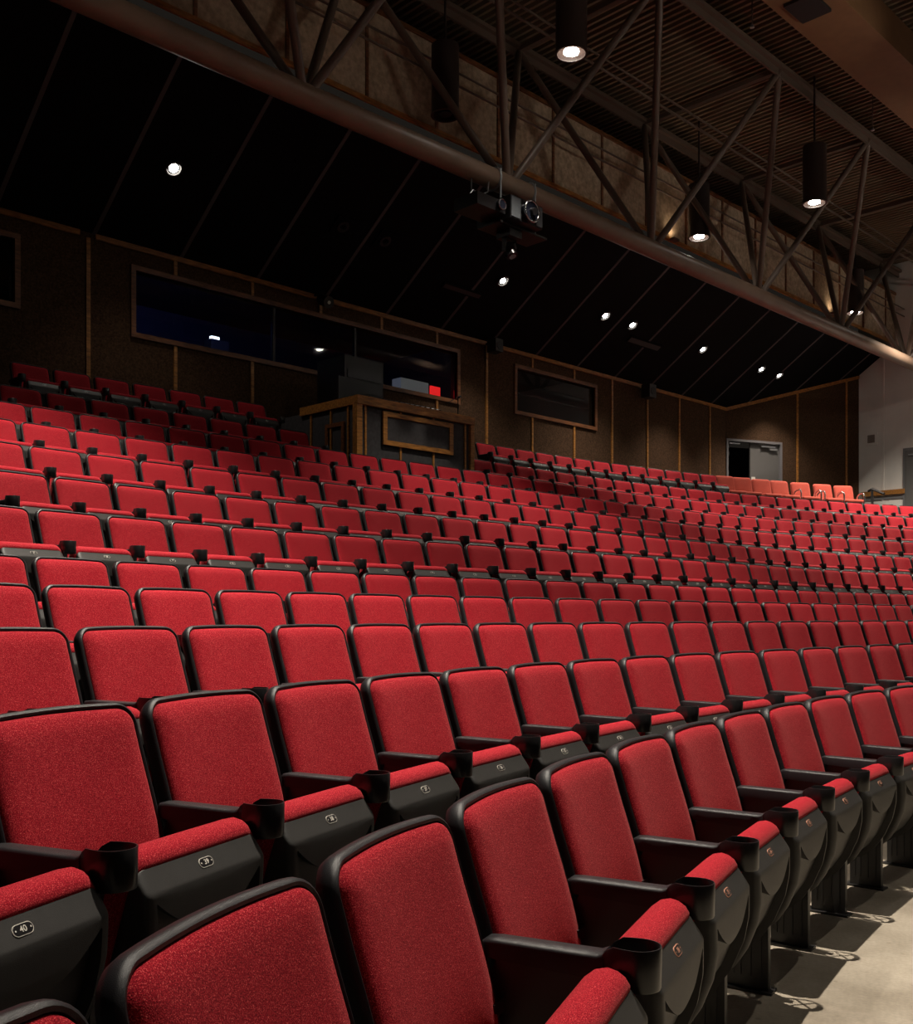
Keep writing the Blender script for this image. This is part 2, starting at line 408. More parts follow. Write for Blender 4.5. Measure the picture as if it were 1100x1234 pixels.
# ---------------------------------------------------------------- sloped black ceiling, fascia, roof deck
def zc(v): return ZW + (VW - v) * SL
cb = MB()
V = [cb.v(p) for p in ((-8, VE + 0.18, zc(VE + 0.18)), (UW, VE + 0.18, zc(VE + 0.18)), (UW, VW + 0.1, zc(VW + 0.1)), (-8, VW + 0.1, zc(VW + 0.1)))]
V2 = [cb.v((v.co.x, v.co.y, v.co.z + 0.08)) for v in V]
cb.face(V); cb.face(V2[::-1])
for i in range(4): cb.face([V[i], V[(i+1) % 4], V2[(i+1) % 4], V2[i]])
struct(cb.obj('ceiling', M['blackceil']))
for k in range(-3, 17):
    u = 5.45 + 1.395 * k; nt[0] += 1
    b = MB(); V = [b.v(p) for p in ((u-0.03, VE+0.18, zc(VE+0.18)-0.012), (u+0.03, VE+0.18, zc(VE+0.18)-0.012), (u+0.03, VW, zc(VW)-0.012), (u-0.03, VW, zc(VW)-0.012))]
    V2 = [b.v((v.co.x, v.co.y, v.co.z + 0.014)) for v in V]
    b.face(V); b.face(V2[::-1])
    for i in range(4): b.face([V[i], V[(i+1) % 4], V2[(i+1) % 4], V2[i]])
    struct(b.obj('trim_%d' % nt[0], M['strip']))
nt[0] += 1; trim(nt[0], (-8, VE + 0.14, 8.62), (UW, VE + 0.17, 8.655), 'truss')
struct(box('wall_fascia', (-8, VE, 8.72), (UW, VE + 0.05, 10.10), M['fascia']))
nt[0] += 1; trim(nt[0], (-8, VE - 0.03, 8.68), (UW, VE, 8.76)); nt[0] += 1; trim(nt[0], (-8, VE - 0.03, 10.05), (UW, VE, 10.12), 'oak_dark')
for k in range(-3, 14):
    u = 9.6 + 1.395 * k; nt[0] += 1; trim(nt[0], (u - 0.025, VE - 0.025, 8.76), (u + 0.025, VE, 10.05), 'oak_dark')
ZD = 10.9
db = MB(); db.mi = 0; db.box((-8, -12, ZD + 0.09), (UW, 14.5, ZD + 0.15)); db.mi = 1
u = -3.0
while u < UW - 0.06: db.box((u, -2, ZD), (u + 0.05, 14.3, ZD + 0.07)); u += 0.145
struct(db.obj('ceiling', [M['deck'], M['slat']]))

# roof trusses
def truss(label, v, zb, zt, m0, u_first, n, main=True):
    root = tag(empty('roof_truss', (0, v, zb)), label, 'truss')
    g = lambda u, dv, z: (u, dv, z - zb)
    u0 = u_first - 1.8; u1 = u_first + 3.6*(n-1) + 1.8
    u1 = min(u1 + 2, UW)
    MB().tube((-8, 0, 0), (UW, 0, 0), 0.145, 24).obj('bottom_chord', m0, root, smooth=40)
    hw = 1.38
    for s in (-1, 1):
        MB().box((-8, s*hw - 0.09, zt - zb + 0.02), (UW, s*hw + 0.09, zt - zb + 0.09)).box((-8, s*hw - 0.02, zt - zb - 0.1), (UW, s*hw + 0.02, zt - zb + 0.02)).obj('top_chord', M['truss'], root)
    for k in range(n):
        ub = u_first + 3.6 * k
        for s in (-1, 1):
            for du in (-1.8, 1.8):
                if ub + du > UW: continue
                MB().tube((ub + du*0.04, s*0.05, 0.08), (ub + du, s*hw, zt - zb), 0.058, 12).obj('web_member', M['truss'], root, smooth=40)
        if ub + 1.8 < UW: MB().box((ub + 1.8 - 0.05, -hw, zt - zb - 0.02), (ub + 1.8 + 0.05, hw, zt - zb + 0.06)).obj('cross_beam', M['truss'], root)
    return root
truss('long brown tubular steel roof truss in front of the tan fascia', 9.93, 7.47, 10.62, M['brownmetal'], -7.0 + 0.0, 10)

dct = tag(empty('air_duct', (10, 7.06, 10.3)), 'wide smooth brown duct under the roof in the upper right corner', 'duct')
box('duct_body', (-16, -0.43, 0), (UW - 10, 0.43, 0.55), M['duct'], dct, 0.02)
box('duct_outlet', (4.15, -0.20, -0.05), (4.75, 0.25, 0), M['dark'], dct)
o = box('roof_beam', (-6, 5.2, 10.35), (UW, 5.9, 10.85), M['duct'], None, 0.01); tag(o, 'dark brown roof beam beyond the duct at the top right', 'beam')

def pipe(name, label, v, z, r=0.018, m='truss', group=None):
    b = MB(); b.tube((-8, v, z), (UW - 0.02, v, z), r, 8); return tag(b.obj(name, M[m], smooth=60), label, 'pipe', group)
pipe('conduit_pipe', 'upper thin conduit pipe running in front of the tan fascia', 11.15, 9.62)
pipe('conduit_pipe', 'lower thin conduit pipe running in front of the tan fascia', 11.15, 9.42)
pipe('conduit_pipe', 'thin conduit pipe high inside the truss, nearest the ribbed deck', 9.8, 10.05)
pipe('conduit_pipe', 'thin conduit pipe inside the truss just below its twin', 9.93, 9.98, 0.022)

# ---------------------------------------------------------------- lamps
def spot(loc, watts, ang, blend, parent, col=WARM, size=0.05, rot=None):
    l = bpy.data.lights.new('lamp_light', 'SPOT'); l.energy = watts; l.color = col; l.spot_size = math.radians(ang); l.spot_blend = blend; l.shadow_soft_size = size
    o = bpy.data.objects.new('lamp_light', l); C.objects.link(o); o.location = loc; o.parent = parent
    if rot: o.rotation_euler = rot
    return o
labels_can = {
    (10.6, 8.45): 'lit brown can downlight hanging at the top centre, under the ribbed deck',
    (17.5, 8.45): 'lit brown can downlight hanging on the right in front of the ribbed deck',
    (17.5, 10.8): 'lit can downlight hanging before the tan fascia, its glow on the trim',
    (24.5, 10.8): 'small lit can downlight far right beside the tan fascia end',
    (10.6, 10.8): 'unlit brown can downlight hanging before the tan fascia behind the truss',
}
for (u, v), watts in CAN_W.items():
    root = tag(empty('pendant_downlight', (u, v, CAN_Z)), labels_can.get((u, v), 'unseen brown can downlight under the roof; stage-side ones added for bounce'), 'downlight', 'pendant can downlights')
    b = MB(); b.lathe([(0.0, 1.0), (0.205, 1.0), (0.205, 0.0), (0.215, 0.0), (0.215, -0.02), (0.185, -0.02), (0.185, 0.10), (0.02, 0.12)], (0,0,0)); b.obj('can_body', M['can'], root, smooth=40)
    b = MB(); b.tube((0,0,1.0), (0,0,ZD - CAN_Z + 0.02), 0.02, 8); b.obj('stem', M['can'], root)
    b = MB(); b.tube((0,0,0.0), (0,0,0.02), 0.10, 20)
    b.obj('lamp_lens' , M['lamp'] if watts else M['dark'], root)
    b2 = MB()
    if watts:
        spot((0, 0, -0.03), watts, 125 if (u > 24 and v < 9) else 78, 1.0, root)
names = ['leftmost lit recessed spot, alone in the black ceiling', 'lit recessed spot in the black ceiling just under the projector', 'lit recessed spot, left one of the close pair in the ceiling middle',
         'lit recessed spot, right one of the close pair in the ceiling middle', 'brightest starry recessed spot in the black ceiling', 'small lit recessed spot on the right, left of the last pair', 'rightmost small lit recessed spot near the corner']
for (u, watts), lb in zip(SPOTS, names):
    v = 13.05; z = zc(v)
    root = tag(empty('recessed_spotlight', (u, v, z)), lb, 'spotlight', 'recessed spots in the black ceiling')
    root.rotation_euler = (-math.atan(SL), 0, 0)
    b = MB(); b.lathe([(0.13, 0.0), (0.13, -0.03), (0.10, -0.03), (0.09, -0.002)], (0,0,0)); b.obj('trim_ring', M['dark'], root)
    b = MB(); b.tube((0,0,-0.012), (0,0,0), 0.066 if u < 10 else 0.056, 18); b.obj('lamp_lens', M['lamp'], root)
    spot((0, 0, -0.06), watts, 105, 0.6, root, col=(1.0, 0.88, 0.76), rot=(math.radians(20), 0, 0))

for u, watts in FILL_FLOODS:  # fill lamps out of view, added to lift the roof and fascia
    root = tag(empty('added_flood_light', (u, 3.6, 8.3)), 'unseen black flood light added to brighten the fascia and roof deck', 'flood light', 'added flood lights brightening the roof')
    MB().box((-0.15, -0.12, -0.1), (0.15, 0.06, 0.12)).obj('housing', M['steel'], root, bevel=0.01)
    MB().box((-0.13, 0.06, -0.08), (0.13, 0.065, 0.10)).obj('lamp_lens', M['lamp'], root)
    MB().tube((0, -0.02, 0.1), (0, -0.02, 2.6), 0.015, 8).obj('hanging_rod', M['steel'], root)
    spot((0, 0.12, 0.02), watts, 62, 0.7, root, size=0.1, rot=(math.radians(90 + 26), 0, 0))
for u, lb in ((17.42, 'small hot wash light on the ledge under the tan fascia, middle right'), (24.4, 'small hot wash light on the ledge under the tan fascia, far right')):
    root = tag(empty('wash_light', (u, VE - 0.10, 8.68)), lb, 'wash light')
    MB().box((-0.09, -0.05, 0), (0.09, 0.05, 0.05)).obj('housing', M['truss'], root, bevel=0.008)
    MB().box((-0.07, -0.035, 0.05), (0.07, 0.035, 0.055)).obj('lamp_lens', emis('warm_lamp_lens', (1.0, 0.72, 0.42), 6), root)
    spot((0, 0, 0.06), 9, 130, 0.8, root, col=(1.0, 0.75, 0.5), rot=(PI, 0, 0))
# slot diffusers and small vents in the black ceiling
def on_slope(name, label, cat, u0, u1, v, hw, m, parts=None):
    root = tag(empty(name, ((u0+u1)/2, v, zc(v) - 0.005)), label, cat); root.rotation_euler = (-math.atan(SL), 0, 0)
    L = (u1-u0)/2
    box('housing', (-L, -hw, -0.03), (L, hw, 0.0), M[m], root)
    if parts == 'slot':
        box('slot', (-L+0.03, -hw+0.03, -0.034), (L-0.03, hw-0.03, -0.03), M['steel'], root)
    else:
        b = MB(); b.lathe([(hw*0.6, -0.03), (hw*0.6, -0.05), (hw*0.35, -0.05), (hw*0.3, -0.03)], (0,0,0)); b.obj('speaker_cone', M['steel'], root)
on_slope('slot_diffuser', 'long dark slot diffuser in the ceiling left of the lit spot', 'vent', 13.1, 14.1, 13.42, 0.07, 'blackceil', 'slot')
on_slope('slot_diffuser', 'long dark slot diffuser in the ceiling under the close pair of spots', 'vent', 18.7, 19.9, 13.32, 0.09, 'blackceil', 'slot')
on_slope('ceiling_speaker', 'dark square ceiling speaker, left one of two', 'speaker', 10.3, 10.65, 13.04, 0.17, 'blackceil')
on_slope('ceiling_speaker', 'dark square ceiling speaker, right one of two', 'speaker', 11.2, 11.55, 13.04, 0.17, 'blackceil')

# devices on the trim of the back wall
def wall_device(loc, label, name, cat, s=1.0):
    root = tag(empty(name, loc), label, cat)
    box('bracket', (-0.02, 0.0, 0.06), (0.02, 0.22, 0.10), M['steel'], root)
    b = MB(); b.box((-0.12*s, -0.14, -0.14*s), (0.12*s, 0.10, 0.14*s)); b.obj('housing', M['steel'], root, bevel=0.015)
    return root
r_ = wall_device((15.06, 13.95, 6.66), 'small black box speaker on the wall trim left of the third window', 'wall_speaker', 'speaker', 0.9)
MB().tube((0, -0.15, 0.0), (0, -0.14, 0.0), 0.08, 16).obj('speaker_cone', M['dark'], r_)
r_ = wall_device((20.38, 13.95, 6.58), 'black box speaker on the wall trim right of the third window', 'wall_speaker', 'speaker', 1.1)
MB().tube((0, -0.15, 0.0), (0, -0.14, 0.0), 0.09, 16).obj('speaker_cone', M['dark'], r_)
r_ = tag(empty('stage_light', (10.78, 13.9, 6.62)), 'small black stage light with bare lamp on the trim above the long window', 'stage light')
MB().tube((0, 0.05, 0.12), (0, 0.3, 0.16), 0.02, 8).obj('bracket', M['steel'], r_)
MB().tube((0, 0.1, 0.05), (-0.03, -0.16, -0.06), 0.085, 14, 0.10).obj('housing', M['steel'], r_, smooth=40)
MB().tube((-0.03, -0.162, -0.062), (-0.032, -0.17, -0.065), 0.03, 12).obj('lamp_lens', M['chrome'], r_)

# ---------------------------------------------------------------- projectors hanging from the truss pipe
pj = tag(empty('projector', (11.02, 9.93, 6.84)), 'silver and black projector with big round lens hung from the truss pipe', 'projector')
MB().box((-0.34, -0.34, 0), (0.34, 0.30, 0.32)).obj('case', M['gloss'], pj, bevel=0.02)
MB().box((-0.33, -0.355, 0.02), (-0.14, -0.34, 0.30)).obj('front_grille', M['grille'], pj)
MB().box((0.20, -0.355, 0.02), (0.33, -0.34, 0.30)).obj('front_grille', M['grille'], pj)
b = MB(); b.bm.clear()
def ringm(c, R, r, n=28, k=8):
    b = MB(); rows = []
    for i in range(n):
        a = 2*PI*i/n; rows.append([b.v((c[0] + (R + r*math.cos(2*PI*j/k))*math.cos(a), c[1] + r*math.sin(2*PI*j/k), c[2] + (R + r*math.cos(2*PI*j/k))*math.sin(a))) for j in range(k)])
    for i in range(n):
        for j in range(k): b.face([rows[i][j], rows[(i+1) % n][j], rows[(i+1) % n][(j+1) % k], rows[i][(j+1) % k]])
    return b
ln = MB().tube((0.03, -0.34, 0.16), (0.03, -0.42, 0.16), 0.145, 24).obj('lens', M['lens'], pj, smooth=40)
ringm((0.03, -0.42, 0.16), 0.145, 0.016).obj('lens_rim', M['chrome'], ln, smooth=60)
MB().tube((0.03, -0.42, 0.16), (0.03, -0.48, 0.14), 0.05, 16).obj('lens_barrel', M['gloss'], ln)
MB().box((-0.40, -0.2, -0.04), (0.62, 0.2, -0.01)).obj('mounting_tray', M['steel'], pj)
for x in (-0.32, 0.42):
    MB().tube((x, -0.14, 0.0), (x, -0.14, 0.74), 0.014, 8).obj('hanging_rod', M['silver'], pj)
    cl = ringm((0, 0, 0), 0.15, 0.02, 24, 6)
    me = cl.mesh('pipe_clamp', M['silver'], 60); o = link('pipe_clamp', me, pj); o.rotation_euler = (0, 0, PI/2); o.location = (x, 0, 0.63)
p2 = tag(empty('projector', (10.42, 9.85, 6.88)), 'smaller black projector tucked left of the big projector', 'projector')
MB().box((-0.34, -0.2, 0), (0.22, 0.25, 0.17)).obj('case', M['gloss'], p2, bevel=0.015)
l2 = MB().tube((0.10, -0.2, 0.09), (0.10, -0.26, 0.09), 0.07, 18).obj('lens', M['lens'], p2)
ringm((0.10, -0.26, 0.09), 0.07, 0.010).obj('lens_rim', M['chrome'], l2)
MB().tube((-0.2, 0.05, 0.17), (-0.2, 0.05, 0.50), 0.012, 8).obj('hanging_rod', M['steel'], p2)
MB().path([(-0.3, 0.0, 0.17), (-0.22, 0.0, 0.27), (-0.05, 0.0, 0.25), (0.08, 0.0, 0.33), (0.1, 0.0, 0.5)], 0.01, 6).obj('cable', M['silver'], p2)
p3 = tag(empty('moving_head_light', (11.0, 9.9, 6.79)), 'small moving head light hanging under the big projector', 'stage light')
MB().box((-0.13, -0.13, -0.10), (0.13, 0.13, 0.0)).obj('base', M['steel'], p3, bevel=0.01)
MB().box((-0.12, -0.03, -0.30), (-0.09, 0.03, -0.10)).box((0.09, -0.03, -0.30), (0.12, 0.03, -0.10)).box((-0.12, -0.03, -0.12), (0.12, 0.03, -0.10)).obj('yoke', M['steel'], p3)
MB().tube((0, 0.02, -0.18), (0, -0.06, -0.36), 0.075, 16, 0.085).obj('head', M['gloss'], p3, smooth=40)
MB().tube((0, -0.061, -0.362), (0, -0.064, -0.368), 0.05, 16).obj('lamp_lens', M['chrome'], p3)
# the moving head's lens is a plain chrome disc
# sprinkler heads under the deck
for u, v in ((14.3, 7.9), (18.9, 8.0), (21.2, 8.0)):
    root = tag(empty('sprinkler_head', (u, v, 10.9)), {14.3: 'tiny sprinkler head under the deck left of the middle', 18.9: 'tiny sprinkler head just right of the hanging can', 21.2: 'tiny rightmost sprinkler head under the deck'}[u], 'sprinkler', 'sprinkler heads')
    MB().tube((0,0,-0.6), (0,0,0), 0.012, 6).obj('drop_pipe', M['truss'], root)
    MB().tube((0,0,-0.65), (0,0,-0.6), 0.035, 10, 0.02).obj('sprinkler_tip', M['silver'], root)

# ---------------------------------------------------------------- sound booth among the top rows
bo = tag(empty('sound_booth', (9.5, 11.46, 3.08)), 'oak framed charcoal sound booth standing among the top seat rows', 'booth')
def bb(nm, a, b_, m, par=None, bv=0.003): return box(nm, a, b_, M[m], par or bo, bv)
fp = bb('front_panel', (0.0, 0.02, 0), (2.33, 0.06, 1.30), 'boothpanel')
for x in (0.14, 0.82, 1.50, 2.20): bb('batten', (x - 0.018, -0.0, 0), (x + 0.018, 0.02, 1.30), 'oak', fp)
bb('corner_post', (-0.05, -0.03, 0), (0.05, 0.07, 1.27), 'oak'); bb('corner_post', (2.29, -0.03, 0), (2.37, 0.07, 1.27), 'oak')
bb('top_rail', (-0.05, -0.04, 1.26), (2.37, 0.03, 1.385), 'oak')
pf = MB()
for a, b_ in (((0.45,-0.03,0.73),(1.90,0.0,0.80)), ((0.45,-0.03,1.15),(1.90,0.0,1.22)), ((0.45,-0.03,0.80),(0.53,0.0,1.15)), ((1.82,-0.03,0.80),(1.90,0.0,1.15))): pf.box(a, b_)
pf.box((0.53, -0.012, 0.80), (1.82, 0.0, 1.15)); pf.bm.faces.ensure_lookup_table()
for f in pf.bm.faces[-6:]: f.material_index = 1
pf.obj('framed_panel', [M['oak'], M['boothpanel']], bo)
sp = bb('side_panel', (0.0, 0.06, 0), (0.04, 2.0, 1.30), 'boothpanel')
for y in (0.22, 0.62, 1.1): bb('batten', (-0.02, y - 0.018, 0), (0.0, y + 0.018, 1.30), 'oak', sp)
bb('top_rail', (-0.04, 0.03, 1.26), (0.03, 1.35, 1.385), 'oak')
pf = MB()
for a, b_ in (((-0.03,0.30,0.99),(0,0.74,1.05)), ((-0.03,0.30,0.1),(0,0.36,0.99)), ((-0.03,0.68,0.1),(0,0.74,0.99))): pf.box(a, b_)
pf.obj('hatch_frame', M['oak_dark'], bo)
bb('side_panel', (2.29, 0.06, 0), (2.33, 1.2, 1.30), 'boothpanel')
bb('countertop', (0.03, 0.03, 1.26), (2.30, 0.8, 1.30), 'dark')
# gear on and in the booth
mc = tag(empty('mixing_console', (10.5, 11.7, 4.38)), 'dark mixing console lying on the booth counter', 'mixing console')
b = MB(); b.prism([(-0.1, 0), (0.4, 0), (0.4, 0.24), (0.30, 0.26), (-0.1, 0.05)], -0.35, 1.1); b.obj('console_body', M['steel'], mc, bevel=0.008)
for i in range(12): MB().box((-0.28 + i*0.11, 0.05, 0.15), (-0.26 + i*0.11, 0.10, 0.19)).obj('fader', M['roomgrey'], mc)
mn = tag(empty('computer_monitor', (9.95, 12.1, 4.38)), 'dark flat monitor seen edge on behind the left end of the booth', 'monitor')
MB().box((-0.3, 0, 0.15), (0.25, 0.04, 0.50)).obj('screen', M['gloss'], mn, bevel=0.005)
MB().tube((0, 0.03, 0), (0, 0.03, 0.2), 0.025, 10).obj('stand', M['steel'], mn)
MB().box((-0.12, -0.05, 0), (0.12, 0.12, 0.015)).obj('base', M['steel'], mn)
ms = tag(empty('microphone_stand', (11.72, 11.65, 4.38)), 'thin black microphone stand at the right end of the booth', 'stand')
MB().path([(0,0,0), (0,0,0.42)], 0.01, 6).obj('pole', M['steel'], ms)
MB().path([(-0.22, 0, 0.3), (0.03, 0, 0.44)], 0.008, 6).obj('boom_arm', M['steel'], ms)
MB().tube((0.02,0,0.42), (0.06,0,0.44), 0.02, 8).obj('microphone', M['steel'], ms)
rk = tag(empty('equipment_rack', (10.6, 13.0, 3.66)), 'tall dark equipment rack behind the booth before the long window', 'rack')
MB().box((-0.35, -0.3, 0), (0.45, 0.4, 1.75)).obj('cabinet', M['steel'], rk, bevel=0.01)
for i in range(7): MB().box((-0.30, -0.315, 0.2 + i*0.2), (0.40, -0.30, 0.33 + i*0.2)).obj('rack_unit', M['gloss'], rk)
bl = bpy.data.lights.new('added_blue_fill', 'POINT'); bl.energy = 22; bl.color = (0.15, 0.25, 1.0); bl.shadow_soft_size = 0.02  # hidden point light added to tint the control room blue
blo = bpy.data.objects.new('added_blue_fill', bl); C.objects.link(blo); blo.location = (9.0, 14.5, 6.82)
gl = bpy.data.lights.new('added_grey_fill', 'POINT'); gl.energy = 7; gl.color = (1.0, 0.95, 0.88); gl.shadow_soft_size = 0.02  # hidden fill added to lighten the room behind the third window
glo = bpy.data.objects.new('added_grey_fill', gl); C.objects.link(glo); glo.location = (16.4, 14.5, 6.82)
# lit things inside the control room behind the long window
o = box('lit_cabinet', (13.10, VW + 0.35, 4.5), (13.82, VW + 0.6, 5.82), M['reading'], None, 0.01); tag(o, 'dim grey-white lit cabinet behind the long window', 'cabinet')
o = box('lit_sign', (13.86, VW + 0.33, 5.50), (14.12, VW + 0.36, 5.78), M['redlit'], None, 0.003); tag(o, 'bright red lit panel behind the right end of the long window', 'sign')
o = box('wall_light', (9.10, 14.72, 5.82), (9.25, 14.78, 5.87), M['hot'], None, 0.003); tag(o, 'small white light on top of the grey box behind the long window', 'light')
o = box('desk', (7.2, 14.6, 5.35), (12.6, 15.2, 5.40), M['steel'], None); tag(o, 'dark desk just inside the long control room window', 'desk')
for i, (u, hh) in enumerate(((7.7, 0.16), (8.4, 0.12), (9.08, 0.42))):
    o = box('control_desk_box', (u, 14.7, 5.40), (u + 0.18 + 0.08*i, 14.9, 5.40 + hh), M['roomgrey'], None, 0.004)
    tag(o, ['small grey box on the control room desk, leftmost', 'low grey box on the control room desk, middle', 'taller grey box on the control room desk, rightmost'][i], 'box', 'boxes on the control room desk')

# ---------------------------------------------------------------- the tip-up theatre seat
PROF = [(0.0, 0.867), (-0.018, 0.80), (-0.042, 0.72), (-0.068, 0.64), (-0.092, 0.56), (-0.112, 0.48), (-0.124, 0.40), (-0.128, 0.35)]
def prof(s):
    """point and forward normal of the back's face at length s below its top"""
    acc = 0
    for (y0, z0), (y1, z1) in zip(PROF, PROF[1:]):
        d = math.hypot(y1-y0, z1-z0)
        if s <= acc + d or (y1, z1) == PROF[-1]:
            t = (s - acc)/d; return y0 + (y1-y0)*t, z0 + (z1-z0)*t, (y1-y0)/d, (z1-z0)/d
        acc += d
def rrect(hw, a0, a1, r, nc=7, nx=9, ny=11, rb=None):
    """rounded rectangle outline in (x, a), counter-clockwise; rb is the radius at the a1 end"""
    rb = r if rb is None else rb; P = []
    def arc(cx, ca, r, t0): return [(cx + r*math.cos(t0 + PI/2*i/nc), ca + r*math.sin(t0 + PI/2*i/nc)) for i in range(nc+1)]
    segs = [arc(hw-rb, a1-rb, rb, 0), arc(-hw+rb, a1-rb, rb, PI/2), arc(-hw+r, a0+r, r, PI), arc(hw-r, a0+r, r, 3*PI/2)]
    cnt = [nx, ny, nx, ny]
    for k in range(4):
        P += segs[k]; A = segs[k][-1]; B = segs[(k+1) % 4][0]
        for i in range(1, cnt[k]): P.append((A[0] + (B[0]-A[0])*i/cnt[k], A[1] + (B[1]-A[1])*i/cnt[k]))
    return P
def on_back(x, s, h):
    y, z, ty, tz = prof(max(0.0, s)); 
    if s < 0: y, z = PROF[0][0], PROF[0][1]; y -= ty*(-s)*1; z -= tz*(-s)
    ny, nz = tz, -ty            # forward normal (towards the stage)
    if ny > 0: ny, nz = -ny, -nz
    bow = -0.022 * (x/0.25)**2
    return (x, y + ny*h + bow, z + nz*h + 0.006*(1 - (x/0.25)**2) * max(0, 1 - s/0.2))
HWB, SB = 0.2575, 0.50
def back_ring(ins, h):
    return [on_back(x, s, h) for x, s in rrect(HWB - ins, ins, SB - ins, max(0.012, 0.062 - ins), rb=max(0.012, 0.05 - ins))]
b = MB(); b.rings([back_ring(i, h) for i, h in ((0.2, -0.052), (0.10, -0.052), (0.03, -0.048), (0.008, -0.036), (0.0, -0.020), (0.0, -0.004), (0.003, 0.005), (0.009, 0.009), (0.015, 0.007), (0.018, -0.004), (0.20, -0.004))])
ME_shell = b.mesh('back_shell', M['shell'], smooth=50)
b = MB(); b.rings([back_ring(i, h) for i, h in ((0.2, -0.003), (0.0168, -0.003), (0.0168, 0.003), (0.021, 0.011), (0.034, 0.020), (0.07, 0.026), (0.13, 0.028), (0.20, 0.028))])
ME_back = b.mesh('backrest', M['red'], smooth=60)

DU = (-0.37, 0.929); NU = (-0.929, -0.37); OR = (-0.290, 0.190)
def P3(x, a, bb_): return (x, OR[0] + DU[0]*a + NU[0]*bb_, OR[1] + DU[1]*a + NU[1]*bb_)
def cring(ins, h, top=0): return [P3(x, a, -h) for x, a in rrect(0.228 - ins, 0.03 + ins, 0.424 - ins - top, max(0.012, 0.06 - ins), rb=max(0.012, 0.05 - ins))]
b = MB(); b.rings([cring(i, h, t) for i, h, t in ((0.15, 0.0, 0.02), (0.010, 0.0, 0.013), (0.002, 0.004, 0.012), (0.0, 0.018, 0.004), (0.0, 0.036, 0.0), (0.002, 0.056, 0.001), (0.010, 0.076, 0.007), (0.026, 0.089, 0.014), (0.055, 0.096, 0.016), (0.11, 0.099, 0.016), (0.15, 0.099, 0.016))])
ME_cush = b.mesh('seat_cushion', M['red'], smooth=60)
def interp(T_, a):
    for (a0, b0), (a1, b1) in zip(T_, T_[1:]):
        if a <= a1: return b0 + (b1-b0)*(a-a0)/(a1-a0)
    return T_[-1][1]
PB = [(-0.02, 0.03), (0.0, 0.05), (0.06, 0.080), (0.13, 0.094), (0.22, 0.095), (0.29, 0.080), (0.362, 0.050), (0.367, 0.045), (0.40, 0.0)]
def seat_pan():
    b = MB(); G = []
    offs = [0, 0.002, 0.006, 0.012, 0.020, 0.030, 0.034, 0.040]
    def width(a):
        wd = 0.182 + 0.036 * min(1, max(0, a/0.34))
        if a > 0.372: wd -= 0.028 - math.sqrt(max(0, 0.028**2 - (a - 0.372)**2))
        return wd
    def xs(a):
        w_ = width(a); L = [-w_ + o for o in offs]; inner = w_ - 0.040
        return L + [-inner + 2*inner*i/20 for i in range(1, 20)] + [-x for x in L[::-1]]
    def lip(x): return 0.347 - 0.078 * (1 - min(1.0, abs(x)/0.186)**2)
    rows_ = [('s', a) for a in (0.40, 0.398, 0.393, 0.388, 0.382, 0.376, 0.370, 0.3675, 0.364)]
    rows_ += [('t', t/5) for t in range(1, 5)] + [('l', 0.0), ('l', 0.003), ('l', 0.006)] + [('u', t/26) for t in range(1, 27)]
    for kind, q in rows_:
        row = []
        n = len(xs(0.2))
        for i in range(n):
            x = xs(0.35 if kind != 's' else q)[i]; l0 = lip(x)
            if kind == 's': a = q
            elif kind == 't': a = 0.364 + (l0 - 0.364)*q
            elif kind == 'l': a = l0 - q
            else: a = (l0 - 0.006) + (-0.02 - (l0 - 0.006))*q
            x = xs(a)[i]; wd = width(a); h0 = interp(PB, a); e = wd - abs(x); rr = 0.020
            h = h0 - (rr - math.sqrt(max(0, rr*rr - (rr-e)**2)) if e < rr else 0) * (1 if h0 > rr else h0/rr)
            rec = 0.0
            if (kind == 'l' and q > 0.004) or (kind == 'u' and q < 0.97): rec = 1.0
            if kind == 'l' and q == 0.003: rec = 0.5
            if e < 0.0301: rec = 0.0
            row.append(b.v(P3(x, a, max(0, h - 0.028*rec))))
        G.append(row)
    G = G[::-1]; nx = len(G[0]) - 1
    for A, B in zip(G, G[1:]):
        for i in range(nx): b.face([A[i], A[i+1], B[i+1], B[i]])
    # rim down to the cushion base
    edge = [r[0] for r in G] + G[-1][1:-1] + [r[-1] for r in G[::-1]] + G[0][1:-1][::-1]
    low = []
    for v in edge:
        rel = (v.co.y - OR[0], v.co.z - OR[1]); a = rel[0]*DU[0] + rel[1]*DU[1]; low.append(b.v(P3(v.co.x, a, -0.004)))
    n = len(edge)
    for i in range(n): b.face([edge[i], edge[(i+1) % n], low[(i+1) % n], low[i]])
    b.face(low)
    return b.mesh('seat_pan', M['pan'], smooth=32)
ME_pan = seat_pan()

